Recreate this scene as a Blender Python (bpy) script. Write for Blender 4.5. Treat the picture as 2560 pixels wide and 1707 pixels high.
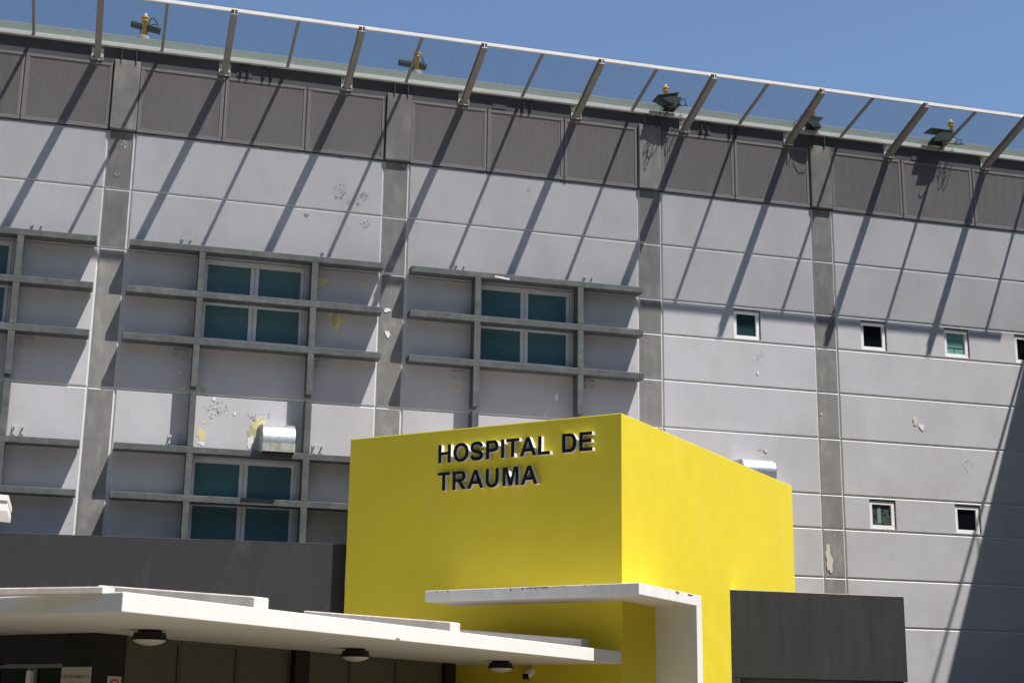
import bpy, bmesh, math, random
from mathutils import Vector, Matrix
from mathutils.geometry import tessellate_polygon
random.seed(7)
SC = bpy.context.scene
COL = SC.collection
for o in list(bpy.data.objects): bpy.data.objects.remove(o)

# ------------------------------------------------------------------ camera, sky, sun, exposure
cam = bpy.data.cameras.new('camera'); cam.lens = 53.485; cam.sensor_width = 36; cam.sensor_fit = 'HORIZONTAL'
cam.clip_start = .1; cam.clip_end = 3000
camo = bpy.data.objects.new('camera', cam); COL.objects.link(camo)
CM = [[0.9627206755, -0.0796307807, -0.2585108115], [-0.2701670347, -0.2358393893, -0.9334824882], [0.0133669074, 0.9685239910, -0.2485610681]]
camo.matrix_world = Matrix.Translation((0, -34, 1.6)) @ Matrix(CM).to_4x4()
SC.camera = camo
cam.dof.use_dof = True; cam.dof.focus_distance = 29; cam.dof.aperture_fstop = 2.0
SUN = Vector((1.0, -1.0, 2.907)).normalized()
sl = bpy.data.lights.new('sun', 'SUN'); sl.energy = 5.0; sl.angle = math.radians(.55); sl.color = (1, .955, .89)
so = bpy.data.objects.new('sun', sl); COL.objects.link(so); so.location = (20, -30, 60)
so.rotation_euler = SUN.to_track_quat('Z', 'Y').to_euler()
W = bpy.data.worlds.new('World'); SC.world = W; W.use_nodes = True
wn = W.node_tree.nodes; wn.clear()
sky = wn.new('ShaderNodeTexSky'); sky.sky_type = 'NISHITA'; sky.sun_disc = False
sky.sun_elevation = math.asin(SUN.z); sky.sun_rotation = math.atan2(SUN.x, SUN.y)
sky.altitude = 100; sky.air_density = 1.0; sky.dust_density = .35; sky.ozone_density = 3.0
bg = wn.new('ShaderNodeBackground'); bg.inputs['Strength'].default_value = .084
wo = wn.new('ShaderNodeOutputWorld')
W.node_tree.links.new(sky.outputs[0], bg.inputs[0]); W.node_tree.links.new(bg.outputs[0], wo.inputs[0])
SC.render.engine = 'CYCLES'
vs = SC.view_settings; vs.view_transform = 'Standard'; vs.look = 'None'; vs.gamma = 1; vs.exposure = .75; vs.use_curve_mapping = False

# ------------------------------------------------------------------ materials
def tint(m, amt):
    nt = m.node_tree; b = nt.nodes['Principled BSDF']; oi = nt.nodes.new('ShaderNodeObjectInfo'); mr = nt.nodes.new('ShaderNodeMapRange'); mr.inputs[3].default_value = 1 - amt; mr.inputs[4].default_value = 1 + amt
    old = b.inputs['Base Color'].links[0].from_socket; hs = nt.nodes.new('ShaderNodeHueSaturation'); nt.links.new(oi.outputs['Random'], mr.inputs[0]); nt.links.new(mr.outputs[0], hs.inputs['Value']); nt.links.new(old, hs.inputs['Color']); nt.links.new(hs.outputs[0], b.inputs['Base Color'])
def mat(name, col, rough=.6, var=.10, scale=1.2, streak=0., col2=None, mix2=.5, s2=3., metallic=0., bump=.0, bscale=40., spec=.35, thr=(.45, .65), stretch=(1, 1, 1), emit=None):
    m = bpy.data.materials.new(name); m.use_nodes = True; nt = m.node_tree; N = nt.nodes; Lk = nt.links
    b = N['Principled BSDF']; b.inputs['Roughness'].default_value = rough; b.inputs['Metallic'].default_value = metallic
    b.inputs['Specular IOR Level'].default_value = spec
    geo = N.new('ShaderNodeNewGeometry')
    def noise(sc, detail=5, st=(1, 1, 1), rg=.6):
        mp = N.new('ShaderNodeVectorMath'); mp.operation = 'MULTIPLY'; mp.inputs[1].default_value = st
        Lk.new(geo.outputs['Position'], mp.inputs[0])
        n = N.new('ShaderNodeTexNoise'); n.inputs['Scale'].default_value = sc; n.inputs['Detail'].default_value = detail; n.inputs['Roughness'].default_value = rg
        Lk.new(mp.outputs[0], n.inputs['Vector']); return n.outputs['Fac']
    def ramp(sock, a, bb, lo, hi):
        r = N.new('ShaderNodeMapRange'); r.inputs[1].default_value = a; r.inputs[2].default_value = bb; r.inputs[3].default_value = lo; r.inputs[4].default_value = hi
        Lk.new(sock, r.inputs[0]); return r.outputs[0]
    def mul(c, f):
        x = N.new('ShaderNodeMix'); x.data_type = 'RGBA'; x.blend_type = 'MULTIPLY'; x.inputs[0].default_value = 1
        if isinstance(c, tuple): x.inputs[6].default_value = c
        else: Lk.new(c, x.inputs[6])
        cc = N.new('ShaderNodeCombineColor')
        for i in range(3): Lk.new(f, cc.inputs[i])
        Lk.new(cc.outputs[0], x.inputs[7]); return x.outputs[2]
    c = (*col, 1)
    if col2:
        x = N.new('ShaderNodeMix'); x.data_type = 'RGBA'; x.inputs[6].default_value = c; x.inputs[7].default_value = (*col2, 1)
        Lk.new(ramp(noise(s2, 7, stretch, .65), thr[0], thr[1], 0, mix2), x.inputs[0]); c = x.outputs[2]
    c = mul(c, ramp(noise(scale, 6, (1, 1, 1), .6), .3, .7, 1 - var, 1 + var))
    if streak: c = mul(c, ramp(noise(2.2, 5, (3.2, 3.2, .22), .6), .35, .7, 1 + streak * .3, 1 - streak))
    Lk.new(c, b.inputs['Base Color'])
    if bump:
        bp = N.new('ShaderNodeBump'); bp.inputs['Strength'].default_value = bump; bp.inputs['Distance'].default_value = .01
        Lk.new(noise(bscale, 5, (1, 1, 1), .7), bp.inputs['Height']); Lk.new(bp.outputs[0], b.inputs['Normal'])
    rr = ramp(noise(scale * 4, 4), .3, .7, max(.03, rough * .85), min(1, rough * 1.15)); Lk.new(rr, b.inputs['Roughness'])
    return m
M = {}
M['wall'] = mat('grey_lilac_wall_paint', (.45, .442, .468), .75, .06, .7, .02, (.385, .372, .362), .8, .8, bump=.3, bscale=9, thr=(.46, .74), stretch=(1, 1, .55))
M['white_joint'] = mat('white_joint_paint', (.55, .55, .55), .6, .06, 3., .08)
M['pilaster'] = mat('bare_grey_concrete', (.195, .19, .184), .85, .14, 2.2, .10, (.31, .30, .285), .75, 1.7, bump=.3, bscale=25, thr=(.50, .70), stretch=(1.5, 1.5, .8))
M['lattice'] = mat('grey_screen_paint', (.185, .172, .176), .55, .06, .5)
M['lattice_back'] = mat('screen_backing', (.10, .095, .10), .8, .05)
M['steel_dark'] = mat('dark_blue_grey_steel', (.078, .079, .088), .5, .08, 1.5)
M['steel_black'] = mat('black_bolt_steel', (.03, .03, .034), .5, .1)
M['net_steel'] = mat('weathered_galvanised_steel', (.30, .28, .262), .5, .10, 3., .1)
M['rail'] = mat('white_galvanised_rail', (.74, .73, .73), .5, .06, 4.)
M['flange'] = mat('pale_painted_flange', (.55, .55, .53), .6, .08, 3.)
M['wire'] = mat('grey_net_wire', (.035, .04, .045), .5, .05)
M['deck'] = mat('green_grey_deck_edge', (.21, .255, .235), .6, .07, 1.5)
M['fin'] = mat('weathered_grey_steel_paint', (.088, .094, .097), .5, .14, 2.5, .22, (.135, .138, .132), .7, 3.5, stretch=(.5, .5, 1.4))
M['frame'] = mat('off_white_window_frame', (.62, .62, .64), .45, .06, 3.)
M['frame_white'] = mat('white_window_frame', (.78, .78, .78), .45, .05, 3.)
M['yellow'] = mat('yellow_wall_paint', (.70, .57, .03), .62, .03, .8, .012, (.73, .60, .085), .6, .9, bump=.35, bscale=28, thr=(.52, .75), stretch=(1.6, 1.6, .5))
M['white'] = mat('white_wall_paint', (.73, .725, .705), .6, .03, 2., .03)
M['white_old'] = mat('streaked_white_paint', (.74, .73, .73), .65, .05, 2., .10)
M['annex'] = mat('charcoal_wall_paint', (.026, .0245, .029), .75, .14, .8, .10, (.066, .068, .072), .75, 1.6, bump=.2, bscale=14, thr=(.56, .82), stretch=(1.6, 1.6, .5))
M['annex_b'] = mat('charcoal_wall_paint_streaked', (.030, .0308, .030), .75, .10, .7, .25, (.044, .045, .046), .7, 1.5, bump=.2, bscale=14, thr=(.55, .75), stretch=(2.2, 2.2, .4))
M['upstand'] = mat('dirty_cream_roof_paint', (.70, .635, .59), .75, .06, 3., .16)
M['column'] = mat('near_black_column_paint', (.009, .009, .008), .6, .08)
M['screen2'] = mat('olive_grey_perforated_metal', (.11, .106, .078), .55, .05)
M['lamp_body'] = mat('black_lamp_housing', (.007, .0065, .006), .5, .08)
M['diffuser'] = mat('frosted_lamp_cover', (.62, .60, .55), .4, .03)
M['door'] = mat('grey_aluminium_frame', (.17, .18, .20), .4, .05)
M['letter_side'] = mat('off_white_letter_side', (.66, .66, .64), .5, .04)
M['letter'] = mat('dark_navy_letter_face', (.006, .007, .018), .5, .05, spec=.2)
M['sign'] = mat('cream_sign_board', (.50, .46, .40), .5, .03)
M['ink'] = mat('dark_print', (.05, .05, .05), .6, .0)
M['ink_pale'] = mat('pale_grey_print', (.34, .32, .30), .6, .0)
M['red'] = mat('red_print', (.42, .03, .03), .5, .0)
M['amber'] = mat('amber_beacon_plastic', (.64, .34, .055), .4, .08, 9.)
M['clear'] = mat('pale_lens', (.75, .76, .78), .2, .03)
M['green'] = mat('dark_green_lamp_housing', (.016, .036, .030), .5, .12, 5.)
M['cable'] = mat('black_rubber_cable', (.012, .014, .015), .5, .0)
M['concrete_drum'] = mat('grey_green_drum', (.25, .28, .26), .7, .12, 6.)
M['hood'] = mat('galvanised_sheet_metal', (.66, .68, .70), .34, .08, 4., .15, metallic=.85, bump=.08, bscale=5)
M['hood_rust'] = mat('stained_galvanised_sheet_metal', (.60, .62, .62), .42, .10, 5., .2, (.42, .38, .13), .85, 5., metallic=.6, thr=(.42, .66), stretch=(1.3, 1.3, .5))
M['patch_y'] = mat('pale_yellow_old_paint', (.60, .53, .27), .8, .08, 8.)
M['patch_o'] = mat('olive_old_paint', (.38, .38, .22), .8, .08, 8.)
M['patch_w'] = mat('chalky_white_plaster', (.70, .69, .72), .8, .06, 8.)
M['patch_p'] = mat('cream_filler', (.56, .52, .44), .8, .06, 8.)
M['patch_g'] = mat('pale_grey_repair', (.245, .238, .225), .85, .10, 6.)
M['stain'] = mat('black_mould_stain', (.10, .095, .09), .9, .2, 20.)
M['eave'] = mat('white_eave_paint', (.76, .76, .75), .6, .04)
M['ground'] = mat('dark_asphalt', (.05, .05, .052), .9, .12, .25)
M['pavement'] = mat('warm_concrete_paving', (.17, .145, .105), .85, .12, .5)
M['skyline_blocker'] = mat('dark_green_skyline_blocker', (.045, .06, .03), .95, .3, .03)  # for the added ring that cuts low sky light
M['roof_bounce'] = mat('grey_roof_bounce_tone', (.36, .34, .315), .9, .2, 1.)  # grey picked to control sun bounced off the unseen roof tops
M['slab_bounce'] = mat('pale_slab_bounce_tone', (.56, .53, .48), .9, .15, 1.)  # tone picked for the light it throws up the shaded yellow wall
M['wing'] = mat('grey_wing_paint', (.12, .12, .12), .8, .06)
def glass(name, col, rough=.06, spec=.5, col2=None):
    m = mat(name, col, rough, .10, .7, 0, col2, .6, 1.1, spec=spec); return m
M['teal'] = glass('teal_tinted_glass', (.062, .145, .18), .07, .5, (.09, .18, .21))
M['black_glass'] = glass('black_glass', (.004, .005, .007), .08, .25)
M['teal_dark'] = glass('dark_teal_glass', (.018, .045, .052), .07, .32)
M['green_glass'] = glass('pale_green_glass', (.16, .32, .28), .1, .4, (.26, .42, .38))
mm = mat('cluttered_store_glass', (.008, .010, .025), .1, 0, spec=.3)
nt = mm.node_tree; vor = nt.nodes.new('ShaderNodeTexVoronoi'); vor.inputs['Scale'].default_value = 17
gp = nt.nodes.new('ShaderNodeNewGeometry'); nt.links.new(gp.outputs['Position'], vor.inputs['Vector'])
hs = nt.nodes.new('ShaderNodeHueSaturation'); hs.inputs['Saturation'].default_value = .75; hs.inputs['Value'].default_value = .13
nt.links.new(vor.outputs['Color'], hs.inputs['Color']); nt.links.new(hs.outputs[0], nt.nodes['Principled BSDF'].inputs['Base Color']); M['clutter_glass'] = mm
for k, a in (('wall', .035), ('pilaster', .12), ('lattice', .05), ('teal', .16), ('fin', .06)): tint(M[k], a)
# perforation print for the shaded screens (holes about a pixel wide)
sm = M['screen2']; nt = sm.node_tree; pb = nt.nodes['Principled BSDF']; old = pb.inputs['Base Color'].links[0].from_socket
gp = nt.nodes.new('ShaderNodeNewGeometry'); sp = nt.nodes.new('ShaderNodeSeparateXYZ'); nt.links.new(gp.outputs['Position'], sp.inputs[0])
ad = nt.nodes.new('ShaderNodeMath'); nt.links.new(sp.outputs[0], ad.inputs[0]); nt.links.new(sp.outputs[1], ad.inputs[1])
def sine(sock, k):
    a = nt.nodes.new('ShaderNodeMath'); a.operation = 'MULTIPLY'; a.inputs[1].default_value = k; nt.links.new(sock, a.inputs[0])
    s = nt.nodes.new('ShaderNodeMath'); s.operation = 'SINE'; nt.links.new(a.outputs[0], s.inputs[0]); return s.outputs[0]
pr = nt.nodes.new('ShaderNodeMath'); pr.operation = 'MULTIPLY'; nt.links.new(sine(ad.outputs[0], 105), pr.inputs[0]); nt.links.new(sine(sp.outputs[2], 150), pr.inputs[1])
mr = nt.nodes.new('ShaderNodeMapRange'); mr.inputs[1].default_value = .1; mr.inputs[2].default_value = .4; mr.inputs[3].default_value = 0; mr.inputs[4].default_value = .6; nt.links.new(pr.outputs[0], mr.inputs[0])
mx = nt.nodes.new('ShaderNodeMix'); mx.data_type = 'RGBA'; nt.links.new(mr.outputs[0], mx.inputs[0]); nt.links.new(old, mx.inputs[6]); mx.inputs[7].default_value = (.02, .02, .015, 1)
nt.links.new(mx.outputs[2], pb.inputs['Base Color'])

# ------------------------------------------------------------------ mesh helpers
def face(bm, vs_, m=0, sm=False):
    try:
        f = bm.faces.new(vs_); f.material_index = m; f.smooth = sm; return f
    except ValueError: return None
def obox(bm, O, ex, ey, ez, a, b, c, m=0, bev=0):
    O, ex, ey, ez = Vector(O), Vector(ex), Vector(ey), Vector(ez)
    v = [bm.verts.new(O + ex * i + ey * j + ez * k) for i in a for j in b for k in c]
    F = [face(bm, [v[i] for i in q], m) for q in ((0, 1, 3, 2), (4, 6, 7, 5), (0, 4, 5, 1), (2, 3, 7, 6), (0, 2, 6, 4), (1, 5, 7, 3))]
    if bev:
        es = list({e for f in F if f for e in f.edges})
        bmesh.ops.bevel(bm, geom=es, offset=bev, segments=1, profile=.5, affect='EDGES', material=-1)
    return v
X3, Y3, Z3 = (1, 0, 0), (0, 1, 0), (0, 0, 1)
def box(bm, x0, x1, y0, y1, z0, z1, m=0, bev=0): return obox(bm, (0, 0, 0), X3, Y3, Z3, (x0, x1), (y0, y1), (z0, z1), m, bev)
def prism(bm, poly, z0, z1, m=0, bev=0):
    """poly: xy list; z0,z1: number or list per corner"""
    n = len(poly); zz0 = z0 if isinstance(z0, (list, tuple)) else [z0] * n; zz1 = z1 if isinstance(z1, (list, tuple)) else [z1] * n
    lo = [bm.verts.new((p[0], p[1], z)) for p, z in zip(poly, zz0)]; hi = [bm.verts.new((p[0], p[1], z)) for p, z in zip(poly, zz1)]
    F = [face(bm, lo[::-1], m), face(bm, hi, m)]
    for i in range(n): F.append(face(bm, [lo[i], lo[(i + 1) % n], hi[(i + 1) % n], hi[i]], m))
    if bev:
        es = list({e for f in F if f for e in f.edges}); bmesh.ops.bevel(bm, geom=es, offset=bev, segments=2, profile=.5, affect='EDGES', material=-1)
def tube(bm, pts, r, n=8, m=0, cap=True, sm=True):
    pts = [Vector(p) for p in pts]; rings = []
    for i, p in enumerate(pts):
        d = (pts[min(i + 1, len(pts) - 1)] - pts[max(i - 1, 0)]).normalized()
        up = Vector((0, 0, 1)) if abs(d.z) < .95 else Vector((1, 0, 0))
        s = d.cross(up).normalized(); t = s.cross(d)
        rr = r[i] if isinstance(r, (list, tuple)) else r
        rings.append([bm.verts.new(p + s * math.cos(2 * math.pi * k / n) * rr + t * math.sin(2 * math.pi * k / n) * rr) for k in range(n)])
    for a, b in zip(rings, rings[1:]):
        for k in range(n): face(bm, [a[k], a[(k + 1) % n], b[(k + 1) % n], b[k]], m, sm)
    if cap: face(bm, rings[0][::-1], m); face(bm, rings[-1], m)
def lathe(bm, c, prof, n=20, m=0, sm=True):
    c = Vector(c); rings = [[bm.verts.new(c + Vector((math.cos(2 * math.pi * k / n) * r, math.sin(2 * math.pi * k / n) * r, z))) for k in range(n)] for r, z in prof]
    for a, b in zip(rings, rings[1:]):
        for k in range(n): face(bm, [a[k], a[(k + 1) % n], b[(k + 1) % n], b[k]], m, sm)
    face(bm, rings[0][::-1], m); face(bm, rings[-1], m)
def mesh(bm, mats, norm=True):
    me = bpy.data.meshes.new('mesh')
    if norm and len(bm.faces) > 1: bmesh.ops.recalc_face_normals(bm, faces=bm.faces)
    bm.to_mesh(me); bm.free()
    for m in mats: me.materials.append(M[m])
    return me
ROOTLOC = {}
def link(name, me, parent=None, loc=None, kind=None):
    o = bpy.data.objects.new(name, me); COL.objects.link(o); me.name = name
    if parent is not None:
        o.parent = parent
        if loc is None: loc = -ROOTLOC[parent.name] if parent.name in ROOTLOC else Vector((0, 0, 0))
    if loc is not None: o.location = loc
    if kind: o['kind'] = kind
    return o
def part(name, bm, mats, parent, loc=None, kind=None, norm=True): return link(name, mesh(bm, mats, norm), parent, loc, kind)
def thing(name, label, cat, loc, group=None):
    o = bpy.data.objects.new(name, None); COL.objects.link(o); o.location = loc; o.empty_display_size = .3
    o['label'] = label; o['category'] = cat
    if group: o['group'] = group
    ROOTLOC[o.name] = Vector(loc); return o
def structure(name, bm, mats):
    o = link(name, mesh(bm, mats)); o['kind'] = 'structure'; return o
NB = bmesh.new
U = Vector((1, 1, 0)) / 2 ** .5      # away to the right, along the sunny yellow face
A = Vector((1, -1, 0)) / 2 ** .5     # out of the sunny yellow face

# ------------------------------------------------------------------ ground
bm = NB(); face(bm, [bm.verts.new(p) for p in ((-300, -300, 0), (300, -300, 0), (300, 300, 0), (-300, 300, 0))]); structure('ground', bm, ['ground'])
bm = NB(); rg = []  # unseen ring of high ground, added to block low sky light on the facade
for k in range(72):
    t = 2 * math.pi * k / 72; h = (34 - 24 * math.sin(t)) * (1 + .10 * math.sin(5 * t + 1) + .06 * math.sin(11 * t + 2) + .03 * math.sin(23 * t))
    rg.append([bm.verts.new((10 + r * math.cos(t), r * math.sin(t) - 5, z)) for r, z in ((72, -1), (84, h * .6), (98, h), (150, h * .9), (230, -1))])
for k in range(72):
    for j in range(4): face(bm, [rg[k][j], rg[(k + 1) % 72][j], rg[(k + 1) % 72][j + 1], rg[k][j + 1]], 0, True)
structure('skyline_blocker', bm, ['skyline_blocker'])
bm = NB(); box(bm, -9, 13.5, -22, -2.3, .004, .12); structure('pavement', bm, ['pavement'])

# ------------------------------------------------------------------ hospital building: core, panels, pilasters
H = thing('hospital_building', 'large grey lilac hospital facade with white joints, dark pilasters and screened top band', 'building', (10, 0, 0))
XL, XR = -9.0, 24.7
bm = NB(); box(bm, XL, XR, .12, 14, 0, 16.9); part('wall', bm, ['lattice_back'], H)
CH = .036
def wall_panel(name, x0, x1, z0, z1, holes, fm, ch=(1, 1, 1, 1), y=0.):
    """panel with V-shaped white edges; holes = list of (x0,x1,z0,z1); ch flags: left,right,bottom,top"""
    bm = NB(); cl, cr, cb, ct = [CH if c else 0 for c in ch]
    xs = sorted({x0 + cl, x1 - cr} | {h[i] for h in holes for i in (0, 1)}); zs = sorted({z0 + cb, z1 - ct} | {h[i] for h in holes for i in (2, 3)})
    V = {}
    def v(x, yy, z):
        k = (round(x, 4), round(yy, 4), round(z, 4))
        if k not in V: V[k] = bm.verts.new((x, yy, z))
        return V[k]
    inside = lambda x, z: any(h[0] < x < h[1] and h[2] < z < h[3] for h in holes)
    for a, b in zip(xs, xs[1:]):
        for c, d in zip(zs, zs[1:]):
            if not inside((a + b) / 2, (c + d) / 2): face(bm, [v(a, y, c), v(b, y, c), v(b, y, d), v(a, y, d)], 0)
    fx0, fx1, fz0, fz1 = x0 + cl, x1 - cr, z0 + cb, z1 - ct; yb = y + CH
    q = lambda *p: face(bm, [bm.verts.new(t) for t in p], 1)
    if cl: q((fx0, y, fz0), (fx0, y, fz1), (x0, yb, z1), (x0, yb, z0))
    if cr: q((fx1, y, fz1), (fx1, y, fz0), (x1, yb, z0), (x1, yb, z1))
    if cb: q((fx1, y, fz0), (fx0, y, fz0), (x0, yb, z0), (x1, yb, z0))
    if ct: q((fx0, y, fz1), (fx1, y, fz1), (x1, yb, z1), (x0, yb, z1))
    for h in holes:
        a, b, c, d = h; r = .13; g = lambda *p: face(bm, [bm.verts.new(t) for t in p], 0)
        g((a, y, c), (a, y, d), (a, r, d), (a, r, c)); g((b, y, d), (b, y, c), (b, r, c), (b, r, d)); g((b, y, c), (a, y, c), (a, r, c), (b, r, c)); g((a, y, d), (b, y, d), (b, r, d), (a, r, d))
    return part(name, bm, [fm, 'white_joint'], H, norm=False)
P = [(-6.75, -6.13), (-.265, .335), (6.165, 6.78), (12.655, 13.265), (17.42, 18.02)]
bays = [(XL, P[0][0]), (P[0][1], P[1][0]), (P[1][1], P[2][0]), (P[2][1], P[3][0]), (P[3][1], P[4][0]), (P[4][1], XR)]
ZA = [4.21, 5.37, 6.57, 7.42, 8.83, 10.01, 11.16, 12.05, 13.47, 14.88]
ZW = [4.21, 8.83, 12.05, 13.47, 14.88]
WIN0 = {1: -4.39, 2: 2.105, 3: 8.585}          # left edge of the paired windows in bays 1..3
SMALL = {(4, 11.16): [15.18], (5, 11.16): [18.71, 21.12, 23.22], (5, 6.57): [18.73, 21.135]}
for bi, (x0, x1) in enumerate(bays):
    zs = ZA if bi >= 4 else ZW
    wall_panel('wall_panel', x0, x1, 0, zs[0], [], 'wall', (1, 1, 0, 1))
    for z0, z1 in zip(zs, zs[1:]):
        holes = []
        if bi in WIN0:
            w0 = WIN0[bi]
            if z0 == 4.21: holes = [(w0, w0 + 2.325, 5.48, 7.395)]
            if z0 == 8.83: holes = [(w0, w0 + 2.325, 10.08, 11.99)]
        for xw in SMALL.get((bi, z0), []): holes.append((xw, xw + .735, z0 + .06, z1 - .06))
        wall_panel('wall_panel', x0, x1, z0, z1, holes, 'wall')
for pi, (x0, x1) in enumerate(P):
    zs = ZA if pi >= 3 else ZW
    wall_panel('pilaster_panel', x0, x1, 0, zs[0], [], 'pilaster', (1, 1, 0, 1))
    for z0, z1 in zip(zs, zs[1:]): wall_panel('pilaster_panel', x0, x1, z0, z1, [], 'pilaster')
    bm = NB(); box(bm, x0 + .005, x1 - .005, -.085, .119, 14.9, 16.61, bev=.012); part('pilaster_head', bm, ['pilaster'], H)

# ------------------------------------------------------------------ paired windows and small windows (parts of the building)
def window_pair(x0, x1, z0, z1):
    bm = NB(); y0, y1 = .045, .115; xm = (x0 + x1) / 2 - .02; hw = .095
    for a, b, c, d in ((x0, x1, z1 - .085, z1), (x0, x1, z0, z0 + .09), (x0, x0 + .07, z0 + .09, z1 - .085), (x1 - .12, x1, z0 + .09, z1 - .085), (xm - hw, xm - .008, z0 + .09, z1 - .085), (xm + .008, xm + hw, z0 + .09, z1 - .085)):
        box(bm, a, b, y0, y1, c, d, bev=.006)
    box(bm, xm - .008, xm + .008, y0 + .03, y1, z0 + .09, z1 - .085)
    w = part('window', bm, ['frame'], H); f = NB(); box(f, x1 - .045, x1 - .035, y0 - .004, y0 + .01, z0 + .01, z1 - .01); part('frame_gap', f, ['steel_black'], w, Vector())
    for a, b in ((x0 + .07, xm - hw), (xm + hw, x1 - .12)):
        g = NB(); box(g, a, b, .083, .095, z0 + .09, z1 - .085); part('pane', g, ['teal'], w, Vector())
for bi, w0 in WIN0.items():
    for z0, z1 in ((11.04, 11.99), (10.08, 11.03), (6.445, 7.395), (5.48, 6.435)): window_pair(w0, w0 + 2.325, z0, z1)
GL = iter(['teal_dark', 'black_glass', 'green_glass', 'black_glass', 'clutter_glass', 'black_glass'])
for (bi, z0), xs in SMALL.items():
    for x in xs:
        za, zb = z0 + .06, (12.05 if z0 > 9 else 7.42) - .06; bm = NB(); t = .088; r = .035; xr = x + .735 - r
        for a, b, c, d in ((x, xr, zb - r - t, zb - r), (x, xr, za, za + t), (x, x + t, za + t, zb - r - t), (xr - t, xr, za + t, zb - r - t)): box(bm, a, b, .03, .115, c, d, bev=.006)
        w = part('window', bm, ['frame_white'], H); gk = next(GL); w['label'] = {'teal_dark': 'small square window with dark teal glass', 'green_glass': 'small square window with pale green glass', 'clutter_glass': 'small square window with colourful clutter behind the glass', 'black_glass': 'small square window with black glass'}[gk]
        g = NB(); box(g, x + t, xr - t, .07, .085, za + t, zb - r - t); part('pane', g, [gk], w, Vector())
        if gk in ('clutter_glass', 'green_glass'):
            s = NB(); cx = x + .30
            if gk == 'clutter_glass': box(s, cx - .05, cx + .04, .064, .068, za + t + .06, zb - r - t - .06); part('glass_strip', s, ['green_glass'], w, Vector())
            else:
                box(s, x + t + .02, xr - t - .02, .064, .068, za + t + .16, za + t + .175); box(s, cx, cx + .012, .064, .068, za + t, za + t + .16); part('glazing_bar', s, ['teal_dark'], w, Vector())

# ------------------------------------------------------------------ screened band below the deck
DIV = [[-6.13, -4.2, -2.23, -.275], [.335, 2.29, 4.23, 6.155], [6.78, 8.70, 10.69, 12.645], [13.265, 15.29, 17.41], [18.03, 20.10, 22.24, 24.4]]
ZS0, ZS1 = 14.885, 16.53
for row in DIV:
    for x0, x1 in zip(row, row[1:]):
        bm = NB(); f = .085; a, b = x0 + .008, x1 - .008
        for p, q, c, d in ((a, b, ZS1 - f, ZS1), (a, b, ZS0, ZS0 + f), (a, a + f, ZS0 + f, ZS1 - f), (b - f, b, ZS0 + f, ZS1 - f)): box(bm, p, q, -.03, .0, c, d, bev=.008)
        sc = part('screen_panel', bm, ['lattice'], H)
        bm = NB(); pt = .047; n = int((b - a - 2 * f) / pt); pt_x = (b - a - 2 * f) / n
        for i in range(n):
            xx = a + f + (i + .5) * pt_x; box(bm, xx - .012, xx + .012, -.018, -.014, ZS0 + f, ZS1 - f)
        n = int((ZS1 - ZS0 - 2 * f) / pt); pt_z = (ZS1 - ZS0 - 2 * f) / n
        for i in range(n):
            zz = ZS0 + f + (i + .5) * pt_z; box(bm, a + f, b - f, -.016, -.0125, zz - .012, zz + .012)
        part('woven_mesh', bm, ['lattice'], sc, Vector(), 'stuff')
        bm = NB(); box(bm, a + .02, b - .02, .06, .07, ZS0 + .02, ZS1 - .02); part('backing_sheet', bm, ['lattice_back'], sc, Vector())

# ------------------------------------------------------------------ steel edge beam, deck
bm = NB(); box(bm, XL, XR, -.03, -.0, 16.532, 16.905); B = part('edge_beam', bm, ['steel_dark'], H)
bm = NB(); box(bm, XL, XR, -.125, .19, 16.905, 16.995, bev=.006); part('top_flange', bm, ['flange'], B, Vector())
for x in (-.113, .221, 6.343, 6.674, 12.806, 13.13, 17.5, 17.834):
    bm = NB(); box(bm, x - .007, x + .007, -.115, -.03, 16.54, 16.903); part('stiffener', bm, ['steel_dark'], B, Vector())
for x in (2.72, 9.0, 14.46, 20.6):
    bm = NB(); box(bm, x - .17, x + .17, -.043, -.03, 16.56, 16.89); part('splice_plate', bm, ['steel_dark'], B, Vector())
for x in (2.64, 2.80, 3.18, 3.36, 9.61, 9.80, 14.38, 14.54, 15.18, 15.35):
    for z in (16.61, 16.69, 16.77, 16.85):
        bm = NB(); tube(bm, [(x, -.03, z), (x, -.085, z)], .026, 6, sm=False); part('bolt', bm, ['steel_black'], B, Vector())
bm = NB(); box(bm, XL, XR, .2, 14, 16.93, 17.35, bev=.01); part('helipad_deck', bm, ['deck'], H)

# ------------------------------------------------------------------ helipad safety net
NET = thing('safety_net', 'sloping steel safety net with white outer rail projecting from the roof edge', 'safety net', (10, -1.2, 16.9))
BX = [-3.575 + 2.915 * k for k in range(11)]
RY, RZ, FY, FZ = -1.88, 17.30, -.12, 16.985
def ibeam():
    bm = NB(); p0 = Vector((0, -.055, 16.63)); p1 = Vector((0, -2.04, 17.235)); d = (p1 - p0); L = d.length; d.normalize(); n = Vector((1, 0, 0)).cross(d) * -1
    if n.z < 0: n = -n
    for a, b, c, e in ((-.072, .072, -.076, -.064), (-.072, .072, .064, .076), (-.007, .007, -.064, .064)): obox(bm, p0, X3, d, n, (a, b), (0, L), (c, e))
    return mesh(bm, ['net_steel'])
ib = ibeam()
bm = NB(); box(bm, -.135, .135, -.052, -.031, 16.545, 16.89); brk = mesh(bm, ['flange'])
bm = NB(); tube(bm, [(0, -.05, 0), (0, -.08, 0)], .02, 6, sm=False); boltm = mesh(bm, ['steel_black'])
R0 = -ROOTLOC[NET.name]
for x in BX:
    if x > 24.6: continue
    b = link('beam', ib, NET, R0 + Vector((x, 0, 0))); k = link('bracket_plate', brk, b, Vector()); [link('bolt', boltm, b, Vector((i, 0, z))) for i in (-.1, .1) for z in (16.6, 16.85)]
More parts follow.
